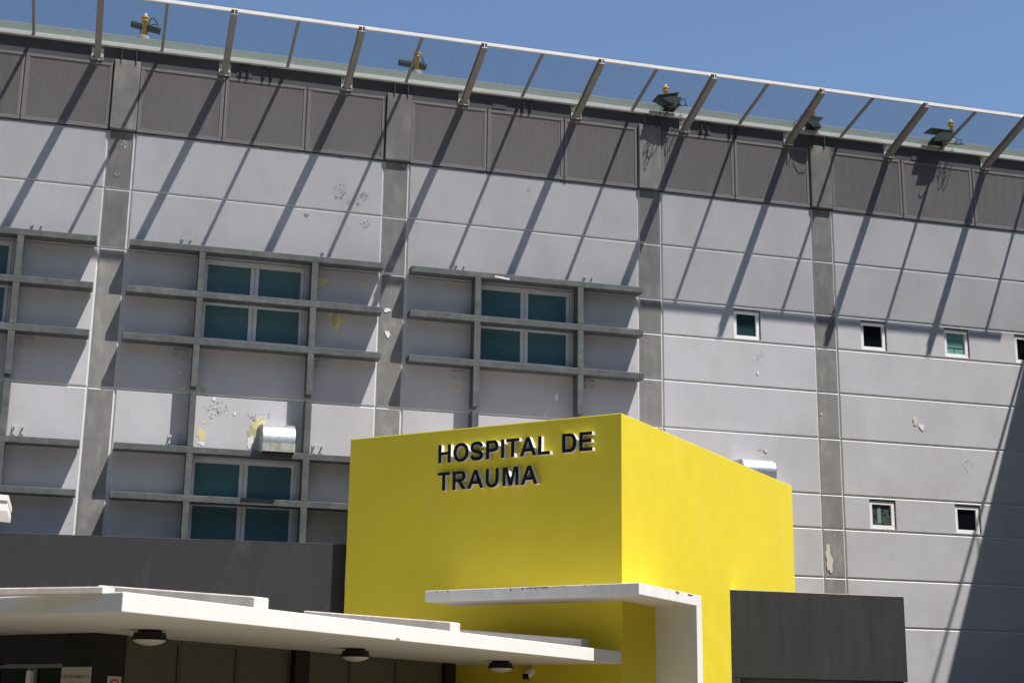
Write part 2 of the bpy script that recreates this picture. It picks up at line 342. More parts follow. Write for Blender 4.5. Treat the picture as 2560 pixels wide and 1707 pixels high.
bm = NB(); box(bm, XL, XR, RY - .03, RY + .03, RZ, RZ + .085, bev=.004); part('top_rail', bm, ['rail'], NET)
bm = NB(); p0 = Vector((0, FY + .02, FZ - .03)); p1 = Vector((0, RY + .03, RZ + .01)); d = (p1 - p0); L = d.length; d.normalize(); n = Vector((1, 0, 0)).cross(d)
obox(bm, p0, X3, d, n, (-.032, .032), (0, L), (-.03, .03)); br = mesh(bm, ['net_steel'])
for x in (-5.0, -2.1, .78, 3.725, 6.62, 9.57, 12.48, 15.43, 18.33, 21.28, 24.2): link('brace', br, NET, R0 + Vector((x, 0, 0)))
# wire mesh, one bay between two main beams, shared
w = 2.915; p0 = Vector((0, FY - .0, FZ + .035)); p1 = Vector((0, RY - .035, RZ + .10)); d = (p1 - p0); L = d.length; d.normalize(); nn = Vector((1, 0, 0)).cross(d)
bm = NB(); st = .052
def wire(s0, t0, s1, t1, off):
    a = p0 + X3v * s0 + d * t0 + nn * off; b = p0 + X3v * s1 + d * t1 + nn * off; dd = (b - a).normalized(); sd = dd.cross(nn)
    r = .0034
    q = [[bm.verts.new(e + sd * i * r + nn * j * r) for i, j in ((1, 0), (0, 1), (-1, 0), (0, -1))] for e in (a, b)]
    for k in range(4): face(bm, [q[0][k], q[0][(k + 1) % 4], q[1][(k + 1) % 4], q[1][k]])
X3v = Vector((1, 0, 0)); k = -L
while k < w + L:
    s0, s1 = max(k, 0), min(k + L, w)
    if s1 - s0 > .02: wire(s0, s0 - k, s1, s1 - k, .004); wire(s0, L - (s0 - k), s1, L - (s1 - k), -.004)
    k += st * 1.08
wm = mesh(bm, ['wire'])
for x in BX[:-1]:
    if x < 24: link('wire_mesh', wm, NET, R0 + Vector((x, 0, 0)), 'stuff')

# ------------------------------------------------------------------ sunshade grids
def bracket(root, x, z, pattern=((-.09, -.075), (.09, -.075), (-.09, .075), (.09, .075)), s=.135):
    bm = NB(); box(bm, x - s, x + s, -.016, -.001, z - .115, z + .115); pl = part('bracket_plate', bm, ['wall'], root)
    for dx, dz in pattern:
        bm = NB(); tube(bm, [(x + dx, -.016, z + dz), (x + dx, -.075, z + dz)], .02, 6, sm=False); part('bolt', bm, ['wall'], pl, Vector())
FD = -.372
def grid(label, xa, xb, xv, rows, zv, plates):
    fx = lambda v: v * (1 + .078 / 33.55); fz = lambda v: v + .078 * (v - 1.6) / 33.55
    xa, xb = fx(xa), fx(xb); xv = [(fx(a), fx(b)) for a, b in xv]; rows = [(fz(a), fz(b)) for a, b in rows]; zv = (fz(zv[0]), fz(zv[1]))
    g = thing('sunshade_grid', label, 'sunshade', ((xa + xb) / 2, -.03, zv[0]), 'grey sunshade grids on the facade')
    hx = [xa] + [t for v in xv for t in v] + [xb]
    for z0, z1 in rows:
        bm = NB(); box(bm, xa, xb, FD, -.03, z0, z1, bev=.008); part('bar', bm, ['fin'], g)
    for v in xv:
        zs = [zv[0]] + sorted([t for r in rows for t in r]) + [zv[1]]
        for a, b in zip(zs[0::2], zs[1::2]):
            if b - a > .02:
                bm = NB(); box(bm, v[0], v[1], FD + .001, -.032, a + .001, b - .001, bev=.008); part('upright', bm, ['fin'], g)
    for x, z in plates: bracket(g, x, z)
    return g
RU = [(9.865, 10.02), (10.95, 11.1), (12.03, 12.175)]; RL = [(6.35, 6.495), (7.42, 7.565)]
grid('upper grey sunshade grid cut by the left edge of the photo, beyond the first pilaster', -6.12, -.32, [(-4.56, -4.42), (-2.01, -1.86)], RU, (8.9, 12.03), [(-1.6, 9.71), (-1.63, 12.33), (-5, 9.71)])
grid('upper grey sunshade grid over the windows between the first and second pilasters', .39, 6.165, [(1.93, 2.07), (4.485, 4.63)], RU, (8.905, 12.03), [(1.665, 9.71), (4.895, 9.715), (1.65, 12.33), (4.88, 12.33)])
grid('upper grey sunshade grid over the windows right above the yellow block sign wall', 6.82, 12.6, [(8.365, 8.515), (10.92, 11.07)], RU, (8.905, 12.03), [(8.10, 9.71), (11.35, 9.715), (8.1, 12.33), (11.33, 12.33)])
grid('lower grey sunshade grid at the left edge of the photo above the charcoal wall', -6.12, -.32, [(-4.56, -4.42), (-1.995, -1.85)], RL, (4.0, 8.79), [(-1.62, 7.76)])
grid('lower grey sunshade grid around the stained vent hood, left of the yellow block', .39, 6.165, [(1.935, 2.075), (4.485, 4.635)], RL, (4.0, 8.78), [(1.67, 7.76), (4.875, 7.74)])
grid('lower grey sunshade grid hidden behind the yellow block except the tip of one upright', 6.82, 12.6, [(8.355, 8.515), (10.92, 11.07)], RL, (4.0, 8.79), [])
bm = NB(); face(bm, [bm.verts.new((8.87 + .36 * i / 11, FD - .003, 12.12 - .04 * i / 11 + (.028 if j else -.028) * (.6 + .5 * random.random()))) for j in (0, 1) for i in (range(12) if j == 0 else range(11, -1, -1))]); part('bird_dropping', bm, ['patch_w'], bpy.data.objects['sunshade_grid.002'])

# ------------------------------------------------------------------ flaked paint on the facade
PATCH = [(2.3,8.21,.048,.033,'y'),(2.27,7.91,.099,.149,'y'),(2.28,7.73,.072,.049,'w'),(3.51,8.19,.18,.201,'y'),(3.38,8.0,.09,.217,'o'),(3.35,7.83,.059,.15,'w'),(1.79,8.93,.064,.042,'y'),(2.23,8.95,.056,.084,'o'),(1.75,10.51,.032,.051,'y'),(1.79,10.28,.023,.058,'y'),(1.7,9.29,.04,.034,'y'),(4.8,11.71,.094,.124,'y'),(4.75,11.42,.051,.074,'y'),(5.14,10.79,.146,.193,'y'),(5.12,10.84,.086,.141,'o'),(5.33,10.82,.043,.07,'y'),(2.5,8.75,.045,.04,'w'),(2.97,8.45,.02,.05,'w'),(5.73,11.7,.061,.05,'y'),(6.36,11.16,.07,.053,'w'),(6.39,10.58,.063,.071,'w'),(7.97,9.39,.088,.035,'y'),(8.15,9.37,.064,.039,'y'),(10.54,9.37,.048,.082,'w'),(10.25,8.91,.022,.025,'w'),(15.79,10.36,.028,.038,'w'),(20.14,9.44,.076,.096,'p'),(20.31,9.29,.084,.065,'w'),(15.95,8.41,.06,.04,'p'),(17.5,9.43,.024,.023,'w'),(17.74,10.47,.10,.172,'g'),(17.73,12.71,.10,.295,'g'),(17.7,9.06,.11,.15,'g'),(17.56,5.8,.087,.314,'p'),(17.69,5.89,.139,.342,'g'),(17.68,5.14,.14,.12,'g'),(.03,12.91,.113,.262,'g'),(0.0,12.42,.096,.191,'g'),(-.06,11.75,.11,.22,'g')]
ROUGH = [(2.56,8.51,.243,.184),(3.53,8.41,.279,.101),(5.12,13.97,.158,.202),(5.48,13.76,.229,.128),(5.71,13.93,.106,.085),(5.77,13.22,.106,.091),(15.86,10.82,.12,.114),(.07,14.55,.073,.107),(-.01,13.81,.065,.053),(17.71,6.39,.11,.072),(21.61,8.38,.149,.229),(17.58,6.15,.089,.045),(15.79,8.43,.059,.037),(4.37,13.32,.052,.043),(9.79,14.53,.049,.05)]
def blob(cx, cz, rx, rz, y, n=26, rag=.42, thick=.0035):
    bm = NB(); ph = [random.uniform(0, 6.28) for _ in range(5)]; pts = []
    for i in range(n):
        t = 2 * math.pi * i / n; r = 1 + rag * (.45 * math.sin(2 * t + ph[0]) + .35 * math.sin(3 * t + ph[1]) + .3 * math.sin(5 * t + ph[2]) + .25 * math.sin(9 * t + ph[3])) + random.uniform(-.08, .08)
        pts.append((cx + rx * r * math.cos(t), cz + rz * r * math.sin(t)))
    a = [bm.verts.new((x, y, z)) for x, z in pts]; b = [bm.verts.new((x, y + thick, z)) for x, z in pts]
    face(bm, a)
    for i in range(n): face(bm, [a[i], a[(i + 1) % n], b[(i + 1) % n], b[i]])
    return bm
for i, (x, z, rx, rz, k) in enumerate(PATCH):
    if k == 'g': continue
    part('bare_patch', blob(x, z, rx, rz, -.004 - .00035 * i, thick=.0035 + .00035 * i), ['patch_' + k], H)
for x, z, rx, rz in ROUGH:                   # blistered plaster: many curled flakes
    faint = .45 if x > 9 else 1.; bm = NB(); n = int((30 + 700 * rx * rz) * (.6 if x > 9 else 1))
    for i in range(n):
        t = random.uniform(0, 6.28); r = math.sqrt(random.random()); fx, fz = x + rx * r * math.cos(t) * (1 + .25 * math.sin(3 * t)), z + rz * r * math.sin(t) * (1 + .25 * math.sin(2 * t))
        s = random.uniform(.006, .022); lift = random.uniform(.005, .022) * faint; an = random.uniform(0, 6.28)
        c, sn = math.cos(an) * s, math.sin(an) * s
        v = [bm.verts.new(p) for p in ((fx - c, -.001, fz - sn), (fx + sn * .8, -.002 - lift * .4, fz - c * .8), (fx + c, -.002 - lift, fz + sn), (fx - sn * .8, -.002, fz + c * .8))]
        face(bm, v)
    part('blistered_paint', bm, ['wall'], H, kind='stuff')

# ------------------------------------------------------------------ vent hoods
def hood(label, x0, x1, z0, z1, dep, stained):
    g = thing('vent_hood', label, 'vent hood', ((x0 + x1) / 2, 0, z0), 'metal vent hoods on the facade')
    prof = [(0, z1), (-.35, z1)]; r = min(.42, (z1 - z0) * .62)
    prof = [(-.0, z1 + .03), (-(dep - r), z1 + .01)] + [(-(dep - r) - r * math.sin(t * math.pi / 16), z1 - r + r * math.cos(t * math.pi / 16)) for t in range(1, 9)]
    seam = z0 + (z1 - z0) * .30
    bm = NB(); a = [bm.verts.new((x0, y, z)) for y, z in prof + [(-dep, seam)]]; b = [bm.verts.new((x1, y, z)) for y, z in prof + [(-dep, seam)]]
    for i in range(len(a) - 1): face(bm, [a[i], a[i + 1], b[i + 1], b[i]], 0, True)
    part('hood_shell', bm, ['hood'], g)
    bm = NB(); box(bm, x0, x1, -dep - .004, -dep + .004, z0, seam - .004); part('front_skirt', bm, ['hood_rust' if stained else 'hood'], g)
    for xx, s in ((x0, -1), (x1, 1)):
        bm = NB(); poly = prof + [(-dep, z0), (0, z0)]; va = [bm.verts.new((xx, y, z)) for y, z in poly]; vb = [bm.verts.new((xx - s * .012, y, z)) for y, z in poly]
        face(bm, va); face(bm, vb[::-1])
        for i in range(len(poly)): face(bm, [va[i], va[(i + 1) % len(poly)], vb[(i + 1) % len(poly)], vb[i]])
        part('side_panel', bm, ['hood_rust' if stained else 'hood'], g)
    bm = NB(); box(bm, x0 - .02, x0 + .0, -dep * .62, -dep * .50, z0 + .03, z1 - .03); box(bm, x0 - .035, x0, -.05, -.02, z0 - .02, z1 + .04); part('seam_flange', bm, ['hood'], g)
    bm = NB(); n = 22
    for i in range(n):
        xx = x0 + .02 + (x1 - x0 - .04) * (i + .5) / n; box(bm, xx - .006, xx + .006, -dep + .01, -.02, z0 + .005, z0 + .03)
    for i in range(8):
        yy = -dep + .04 + (dep - .1) * i / 7; box(bm, x0 + .01, x1 - .01, yy - .004, yy + .004, z0 + .03, z0 + .045)
    part('bottom_grille', bm, ['steel_dark'], g, kind='stuff')
    bm = NB(); box(bm, x0 + .01, x1 - .01, -dep + .02, 0, z0 + .2, z0 + .21); part('inner_tray', bm, ['steel_black'], g)
hood('galvanised vent hood with yellow rust stains standing over the lower sunshade grid', 3.55, 4.27, 7.515, 8.185, .75, True)
hood('clean shiny vent hood partly hidden behind the sunny yellow wall', 15.05, 15.87, 7.60, 8.07, .75, False)

# ------------------------------------------------------------------ beacons and floodlights on the roof edge
def beacon(label, x, y, z, h):
    g = thing('warning_beacon', label, 'beacon', (x, y, z), 'amber beacons along the roof edge')
    bm = NB(); lathe(bm, (0, 0, 0), [(.13, 0), (.135, .02), (.135, .13), (.12, .155)], 18); part('drum', bm, ['concrete_drum'], g, Vector())
    bm = NB(); lathe(bm, (0, 0, 0), [(.05, .15), (.05, h - .18), (.085, h - .15), (.085, h - .13), (.055, h - .11)], 14); part('stalk', bm, ['amber'], g, Vector())
    bm = NB(); lathe(bm, (0, 0, 0), [(.055, h - .11), (.09, h - .08), (.095, h - .05), (.08, h - .03), (.05, h - .01)], 14); part('lamp_ring', bm, ['amber'], g, Vector())
    bm = NB(); lathe(bm, (0, 0, 0), [(.035, h - .01), (.04, h + .025), (.025, h + .05), (.01, h + .06)], 12); part('lens', bm, ['clear'], g, Vector())
beacon('amber warning beacon on a drum in front of the leftmost floodlight bar', .35, .5, 17.36, .70)
beacon('amber warning beacon standing behind the second floodlight bar', 6.99, .5, 17.36, .70)
beacon('amber beacon top showing above the tilted boxy floodlight', 13.63, .5, 17.36, .64)
beacon('amber beacon almost hidden behind a sloping net beam', 17.85, .5, 17.36, .70)
beacon('rightmost amber beacon rising over the domed floodlight', 22.03, .5, 17.36, .72)
def cable_loop(g, c, rx, rz, tilt=.3):
    bm = NB(); c = Vector(c); pts = [c + Vector((rx * math.cos(t), .12 * math.sin(t * 2 + 1) + tilt * math.sin(t) * rz, rz * math.sin(t))) for t in [i * 6.4 / 28 for i in range(29)]]
    tube(bm, pts, .012, 6); part('cable', bm, ['cable'], g, Vector())
def flood_bar(label, x, y, z, tilt):
    g = thing('floodlight', label, 'floodlight', (x, y, 17.36), 'dark green floodlights on the roof edge'); h = z - 17.36
    bm = NB(); ex = Vector((math.cos(tilt), 0, -math.sin(tilt))); ez = Vector((math.sin(tilt), 0, math.cos(tilt)))
    obox(bm, (0, .1, h), ex, Y3, ez, (-.36, .36), (-.06, .12), (-.05, .05), bev=.015)
    for i in range(14): obox(bm, (0, .1, h), ex, Y3, ez, (-.34 + i * .052, -.325 + i * .052), (-.06, .12), (.05, .065))
    part('housing', bm, ['green'], g, Vector())
    bm = NB(); tube(bm, [(.02, .12, h - .05), (.02, .12, 0)], .03, 8); box(bm, -.12, .16, .02, .2, 0, .03); part('stand', bm, ['green'], g, Vector())
    cable_loop(g, (.17, -.05, h + .06), .11, .09); bm = NB(); tube(bm, [(-.05, -.1, h - .05), (-.12, -.16, h - .2), (-.1, -.2, h - .38), (-.08, -.32, -.4)], .013, 6); part('lead', bm, ['cable'], g, Vector())
flood_bar('leftmost dark green floodlight bar on the roof edge, tilted slightly, behind its beacon', .38, .75, 17.93, .14)
flood_bar('second dark green floodlight bar, level, crossed by a thin net brace', 6.95, .75, 17.86, .06)
def flood_box(label, x, y, z, flip, dome, sc=1.):
    g = thing('floodlight', label, 'floodlight', (x, y, z), 'dark green floodlights on the roof edge'); f = -1 if flip else 1
    bm = NB()
    if not dome:      # tilted visor box
        poly = [(-.42, .30), (.18, .46), (.30, .12), (-.05, .12)]
        for (ya, yb) in ((-.22, .22),):
            va = [bm.verts.new((f * px, ya, pz)) for px, pz in poly]; vb = [bm.verts.new((f * px, yb, pz)) for px, pz in poly]
            face(bm, va); face(bm, vb[::-1])
            for i in range(4): face(bm, [va[i], va[(i + 1) % 4], vb[(i + 1) % 4], vb[i]])
        bmesh.ops.bevel(bm, geom=list(bm.edges), offset=.02, segments=1, affect='EDGES')
    else:
        prof = [(-.34, .02), (-.30, .14), (-.18, .27), (0, .37), (.14, .41), (.26, .40), (.30, .30), (.22, .17), (.08, .12), (-.02, .05)]
        va = [bm.verts.new((f * px, -.2, pz)) for px, pz in prof]; vb = [bm.verts.new((f * px, .2, pz)) for px, pz in prof]
        for q in (va, vb[::-1]): face(bm, q)
        for i in range(len(prof)): face(bm, [va[i], va[(i + 1) % len(prof)], vb[(i + 1) % len(prof)], vb[i]], 0, True)
    part('housing', bm, ['green'], g, Vector())
    bm = NB()
    if not dome: obox(bm, (f * -.12, 0, .40), (f * .97, 0, .24), Y3, (f * -.24, 0, .97), (-.32, .36), (-.25, .25), (-.01, .01))
    else: obox(bm, (f * -.05, 0, .40), (f * 1, 0, .0), Y3, (0, 0, 1), (-.38, .36), (-.22, .22), (0, .025))
    part('visor', bm, ['green'], g, Vector())
    bm = NB(); box(bm, -.17, .17, -.08, .12, 0, .035)
    for s in (-.14, .14): box(bm, s - .015, s + .015, -.03, .03, .03, .26)
    part('yoke', bm, ['green'], g, Vector())
    bm = NB(); tube(bm, [(f * .22, .05, .40), (f * .36, .02, .46)], .055, 10); tube(bm, [(f * .30, -.02, .38), (f * .22, -.05, .28)], .02, 6); part('ballast', bm, ['cable'], g, Vector())
    cable_loop(g, (f * .42, -.08, .24 if not dome else .14), .13, .11); bm = NB(); tube(bm, [(f * .2, -.1, .3), (f * .1, -.25, .1), (f * -.1, -.28, -.12), (f * -.25, -.2, -.3), (f * -.3, -.1, -.38)], .013, 6); part('lead', bm, ['cable'], g, Vector())
    if not dome: cable_loop(g, (-.22, -.2, -.16), .10, .2, .1)
    else: cable_loop(g, (f * .58, -.1, .10), .12, .07, .1)
    g.scale = (sc, sc, sc)
flood_box('dark green boxy floodlight with raised visor, over the third pilaster', 13.42, -.25, 17.0, False, False, .88)
flood_box('dark green floodlight mostly hidden behind a sloping net beam near the right', 17.40, -.2, 17.0, True, True, .72)
flood_box('rightmost dark green domed floodlight with flat visor and a coiled cable beside it', 21.22, -.24, 17.0, False, True, .9)

# ------------------------------------------------------------------ yellow entrance block and its sign
C0 = Vector((9.703, -6.927, 0)); ZY = 7.571
LY = Vector((5.217, -2.441, 0)); RYE = Vector((16.627, -.003, 0))
YB = thing('yellow_entrance_block', 'bright yellow entrance block set at an angle in front of the grey facade', 'building', (11, -3, 0))
bm = NB(); prism(bm, [LY.xy, C0.xy, RYE.xy, (7.655, -.003)], 0, ZY, bev=.012); part('wall', bm, ['yellow'], YB)
bm = NB(); prism(bm, [(LY + U * .02).xy, (C0 + U * .02 - A * .02).xy, (RYE - A * .02 - U * .05).xy, (7.72, -.05)], ZY, ZY + .006); part('roof_bounce_sheet', bm, ['roof_bounce'], YB)  # unseen top sheet, added to cut yellow bounce onto the facade

def arc(cx, cy, rx, ry, a0, a1, n=10, e=2.0):
    out = []
    for i in range(n + 1):
        t = math.radians(a0 + (a1 - a0) * i / n); c, s = math.cos(t), math.sin(t)
        out.append((cx + rx * math.copysign(abs(c) ** (2 / e), c), cy + ry * math.copysign(abs(s) ** (2 / e), s)))
    return out
def stroke(pts, w):
    L_, R_ = [], []
    for i, p in enumerate(pts):
        a = pts[max(0, i - 1)]; b = pts[min(len(pts) - 1, i + 1)]; dx, dy = b[0] - a[0], b[1] - a[1]; l = math.hypot(dx, dy)
        L_.append((p[0] - dy / l * w / 2, p[1] + dx / l * w / 2)); R_.append((p[0] + dy / l * w / 2, p[1] - dx / l * w / 2))
    return L_ + R_[::-1]
def s_curve():
    k = [(112, 196), (135, 120), (200, 72), (330, 58), (455, 70), (525, 125), (536, 200), (505, 265), (420, 310), (330, 335), (235, 362), (150, 405), (112, 470), (118, 560), (175, 630), (320, 658), (450, 642), (510, 590), (532, 515)]
    out = []
    for i in range(len(k) - 1):
        p0, p1, p2, p3 = k[max(0, i - 1)], k[i], k[i + 1], k[min(len(k) - 1, i + 2)]
        for t in (0, .34, .67): out.append(tuple(.5 * (2 * p1[j] + (p2[j] - p0[j]) * t + (2 * p0[j] - 5 * p1[j] + 4 * p2[j] - p3[j]) * t * t + (3 * p1[j] - p0[j] - 3 * p2[j] + p3[j]) * t ** 3) for j in (0, 1)))
    return out + [k[-1]]
GLY = {
 'H': (722, [[(73, 0), (218, 0), (218, 313), (503, 313), (503, 0), (648, 0), (648, 716), (503, 716), (503, 434), (218, 434), (218, 716), (73, 716)]]),
 'O': (778, [arc(389, 358, 347, 371, 0, 354, 34, 2.15), arc(389, 358, 198, 247, 0, 354, 34, 2.15)]),
 'S': (667, [stroke(s_curve(), 142)]),
 'P': (667, [[(73, 0), (218, 0), (218, 270), (325, 270)] + arc(390, 493, 230, 223, -90, 90, 14, 2.3) + [(305, 716), (73, 716)], [(218, 391), (300, 391)] + arc(375, 493, 97, 102, -90, 90, 10, 2.4) + [(290, 595), (218, 595)]]),
 'I': (278, [[(69, 0), (213, 0), (213, 716), (69, 716)]]),
 'T': (611, [[(233, 0), (378, 0), (378, 595), (590, 595), (590, 716), (21, 716), (21, 595), (233, 595)]]),
 'A': (722, [[(0, 0), (153, 0), (215, 163), (502, 163), (567, 0), (718, 0), (436, 716), (283, 716)], [(262, 283), (457, 283), (358, 550)]]),
 'L': (611, [[(76, 0), (583, 0), (583, 121), (221, 121), (221, 710), (76, 710)]]),
 'D': (722, [[(72, 0), (344, 0)] + arc(380, 358, 293, 358, -90, 90, 20, 2.35) + [(336, 716), (72, 716)], [(217, 121), (325, 121)] + arc(360, 358, 163, 237, -90, 90, 14, 2.45) + [(300, 595), (217, 595)]]),
 'E': (667, [[(73, 0), (618, 0), (618, 121), (218, 121), (218, 316), (578, 316), (578, 436), (218, 436), (218, 595), (604, 595), (604, 716), (73, 716)]]),
 'R': (722, [[(73, 0), (218, 0), (218, 299), (247, 299), (300, 290), (345, 250), (460, 85), (515, 0), (688, 0), (600, 140), (520, 250), (462, 300)] + arc(455, 508, 205, 208, -75, 90, 14, 2.3) + [(378, 716), (73, 716)], [(218, 413), (325, 413)] + arc(420, 505, 92, 91, -90, 90, 10, 2.4) + [(335, 595), (218, 595)]]),
 'U': (722, [[(71, 716), (71, 300)] + arc(358, 290, 287, 303, 180, 360, 22, 2.2) + [(645, 300), (645, 716), (500, 716), (500, 290)] + arc(358, 285, 142, 172, 360, 180, 16, 2.2) + [(216, 290), (216, 716)]]),
 'M': (833, [[(71, 0), (205, 0), (205, 564), (347, 0), (486, 0), (628, 564), (628, 0), (762, 0), (762, 716), (546, 716), (416, 228), (287, 716), (71, 716)]]),
}
def glyph(bm, loops, O, ex, ey, n, s, d0, d1):
    """front at d1 along n, sides white"""
    P3 = lambda p, d: O + ex * p[0] * s + ey * p[1] * s + n * d
    L2 = [[Vector((x, y, 0)) for x, y in l] for l in loops]; flat = [v for l in L2 for v in l]
    front = [bm.verts.new(P3(v, d1)) for v in flat]
    for t in tessellate_polygon(L2): face(bm, [front[i] for i in t], 0)
    for l in L2:
        a = [bm.verts.new(P3(v, d0)) for v in l]; b = [bm.verts.new(P3(v, d1 - .0005)) for v in l]
        for i in range(len(l)): face(bm, [a[i], a[(i + 1) % len(l)], b[(i + 1) % len(l)], b[i]], 1)
SG = thing('wall_sign', 'raised navy lettering HOSPITAL DE TRAUMA with white sides on the shaded yellow wall', 'sign', C0 - A * 2.3 - U * .03 + Vector((0, 0, 6.3)))
s = .3755 / 716
def line(word, start, z, track=1.0):
    x = start
    for ch in word:
        if ch == ' ': x += (278 * s + .07) * track; continue
        adv, loops = GLY[ch]; bm = NB()
        glyph(bm, loops, C0 - A * (4.103 - x) + Vector((0, 0, z)), A, Vector((0, 0, 1)), -U, s, .004, .118)
        for f in bm.faces: f.normal_update()
        o = part('letter', bm, ['letter', 'letter_side'], SG); x += adv * s * track
line('HOSPITAL DE', 0, 6.869, .99); line('TRAUMA', .024, 6.302, 1.025)

# ------------------------------------------------------------------ charcoal annexes
AN = thing('charcoal_annex', 'long charcoal annex wall running left of the yellow block below the sunshades', 'building', (0, -1.5, 0))
bm = NB(); prism(bm, [(-9, -2.2), (5.26, -2.2), (5.40, -.01), (-9, -.01)], 0, [5.21, 5.374, 5.374, 5.21], bev=.01); part('wall', bm, ['annex'], AN)
bm = NB(); prism(bm, [(-9, -2.203), (5.25, -2.203), (5.25, -1.9), (-9, -1.9)], [5.206, 5.37, 5.37, 5.206], [5.216, 5.380, 5.380, 5.216]); part('parapet_edge', bm, ['fin'], AN)
AB = thing('charcoal_annex', 'short charcoal annex with streaked front right of the yellow block', 'building', (15.7, -1.5, 0))
bm = NB(); box(bm, 13.567, 17.8, -3.064, -.01, 2.80, 4.672, bev=.01); part('upper_wall', bm, ['annex_b'], AB)
bm = NB(); box(bm, 13.57, 17.79, -3.066, -2.9, 4.667, 4.678); part('parapet_edge', bm, ['upstand'], AB)
bm = NB(); box(bm, 13.567, 13.77, -3.063, -2.6, 0, 2.799); box(bm, 17.62, 17.79, -2.9, -2.6, 0, 2.799); part('pier', bm, ['annex_b'], AB)
bm = NB(); box(bm, 13.77, 17.62, -2.86, -2.8, 2.70, 2.798)
for x in (13.78, 15.73, 17.5): box(bm, x - .03, x + .03, -2.86, -2.8, 0, 2.70)
fr = part('glazing_frame', bm, ['door'], AB)
for a, b in ((13.81, 15.70), (15.76, 17.47)):
    bm = NB(); box(bm, a, b, -2.84, -2.82, 0, 2.70); part('pane', bm, ['black_glass'], fr, Vector())

# ------------------------------------------------------------------ white portal round the yellow corner
PT = thing('entrance_portal', 'thin white slab and upright wrapping the corner of the yellow block', 'portal', (10.5, -7.2, 0))
B0 = Vector((9.511, -8.342, 0)); PA = Vector((6.325, -5.156, 0)); PR = B0 + U * 2.89
bm = NB(); prism(bm, [PA.xy, B0.xy, PR.xy, (PR - A * .875).xy, (C0 - A * .012 + U * .02).xy, (PA + U * 1.15).xy], 4.0, 4.206, bev=.008); part('slab', bm, ['white_old'], PT)
bm = NB(); prism(bm, [(PA + U * .05 + A * .05).xy, (B0 + U * .05 - A * .05).xy, (PR - A * .05 - U * .05).xy, (PR - A * .86 - U * .05).xy, (C0 + A * .005 - U * .005).xy, (PA + U * 1.13 + A * .05).xy], 4.206, 4.212); part('slab_bounce_sheet', bm, ['slab_bounce'], PT)  # unseen sheet on the slab, added to set bounce onto the yellow wall
bm = NB(); a, b = B0 + U * 2.63, PR; prism(bm, [(a - A * .0).xy, b.xy, (b - A * .875).xy, (a - A * .875).xy], 0, 4.0); part('upright', bm, ['white'], PT)
# mould drips on the slab edge
def drips(root, O, ex, n, spots, z1):
    for s0, wd, ln in spots:
        bm = NB(); pts = [(0, 0)]; k = max(3, int(wd / .012))
        top = [O + ex * (s0 + wd * i / k) + n * .003 + Vector((0, 0, z1)) for i in range(k + 1)]
        bot = [p - Vector((0, 0, ln * random.uniform(.15, 1))) for p in top]
        for i in range(k): face(bm, [bm.verts.new(v) for v in (top[i], top[i + 1], bot[i + 1], bot[i])])
        part('mould_stain', bm, ['stain'], root)
drips(PT, PA, A, -U, [(1.88, .02, .08), (2.12, .04, .05), (2.2, .05, .035), (2.26, .42, .04), (1.6, .015, .03), (.26, .012, .05), (.5, .03, .05), (2.75, .3, .015), (3.4, .05, .02)], 4.198)
drips(PT, B0, U, A, [(1.62, .16, .06), (2.2, .26, .045), (1.15, .02, .03), (1.35, .015, .04)], 4.195)

random.seed(11)
for xa, wd, ln in ((8.45, .5, .05), (9.75, .1, .05), (10.6, .28, .08), (3.2, .3, .04), (15.1, .25, .05), (20.3, .4, .05), (5.0, .2, .05)):
    bm = NB(); k = int(wd / .02); t_ = [Vector((xa + wd * i / k, -.0025, 14.845)) for i in range(k + 1)]; b_ = [p - Vector((0, 0, ln * random.uniform(.05, 1) ** 2)) for p in t_]
    for i in range(k): face(bm, [bm.verts.new(v) for v in (t_[i], t_[i + 1], b_[i + 1], b_[i])])
    part('mould_stain', bm, ['stain'], H)
# ------------------------------------------------------------------ entrance canopy
F0 = Vector((.44, -16.147, 0)); E0 = F0 + U * 13.09; ZB, ZT = 2.85, 3.075
CN = thing('entrance_canopy', 'broad white flat canopy jutting out at the lower left in front of the annex', 'canopy', (2, -9, 0))
bm = NB(); prism(bm, [F0.xy, E0.xy, (LY - U * .02).xy, (-7, -2.25), (-7, -8.7), (F0 - A * 9).xy], ZB, ZT, bev=.01); part('slab', bm, ['white'], CN)
bm = NB(); q = -A * .06 + U * .06; prism(bm, [(F0 + q).xy, (E0 - A * .06 - U * .1).xy, (LY - U * .1).xy, (-6.9, -2.3), (-6.9, -8.7), (F0 - A * 8.9 + U * .06).xy], ZT, ZT + .006); part('roof_bounce_sheet', bm, ['roof_bounce'], CN)  # unseen top sheet, added to hold down sun bounced off the canopy
for t, ln in ((2.70, 2.75), (7.52, 2.85), (12.03, 2.62)):
    bm = NB(); O = F0 + U * t - A * .3; w = U * .3
    pl = [O, O + w, O + w - A * ln, O - A * ln]; prism(bm, [p.xy for p in pl], 3.06, [3.25, 3.25, 3.25 + .087 * ln, 3.25 + .087 * ln], bev=.015); part('roof_beam', bm, ['upstand'], CN)
bm = NB(); O = Vector((.215, -15.935, 0)); dn = Vector((-.848, .530, 0)); w = U * .2
prism(bm, [O.xy, (O + w).xy, (O + w + dn * 4).xy, (O + dn * 4).xy], 3.06, [3.143] * 2 + [3.143] * 2, bev=.01); part('roof_kerb', bm, ['upstand'], CN)
drips(CN, F0, U, A, [(5.55, .10, .03)], 2.885)

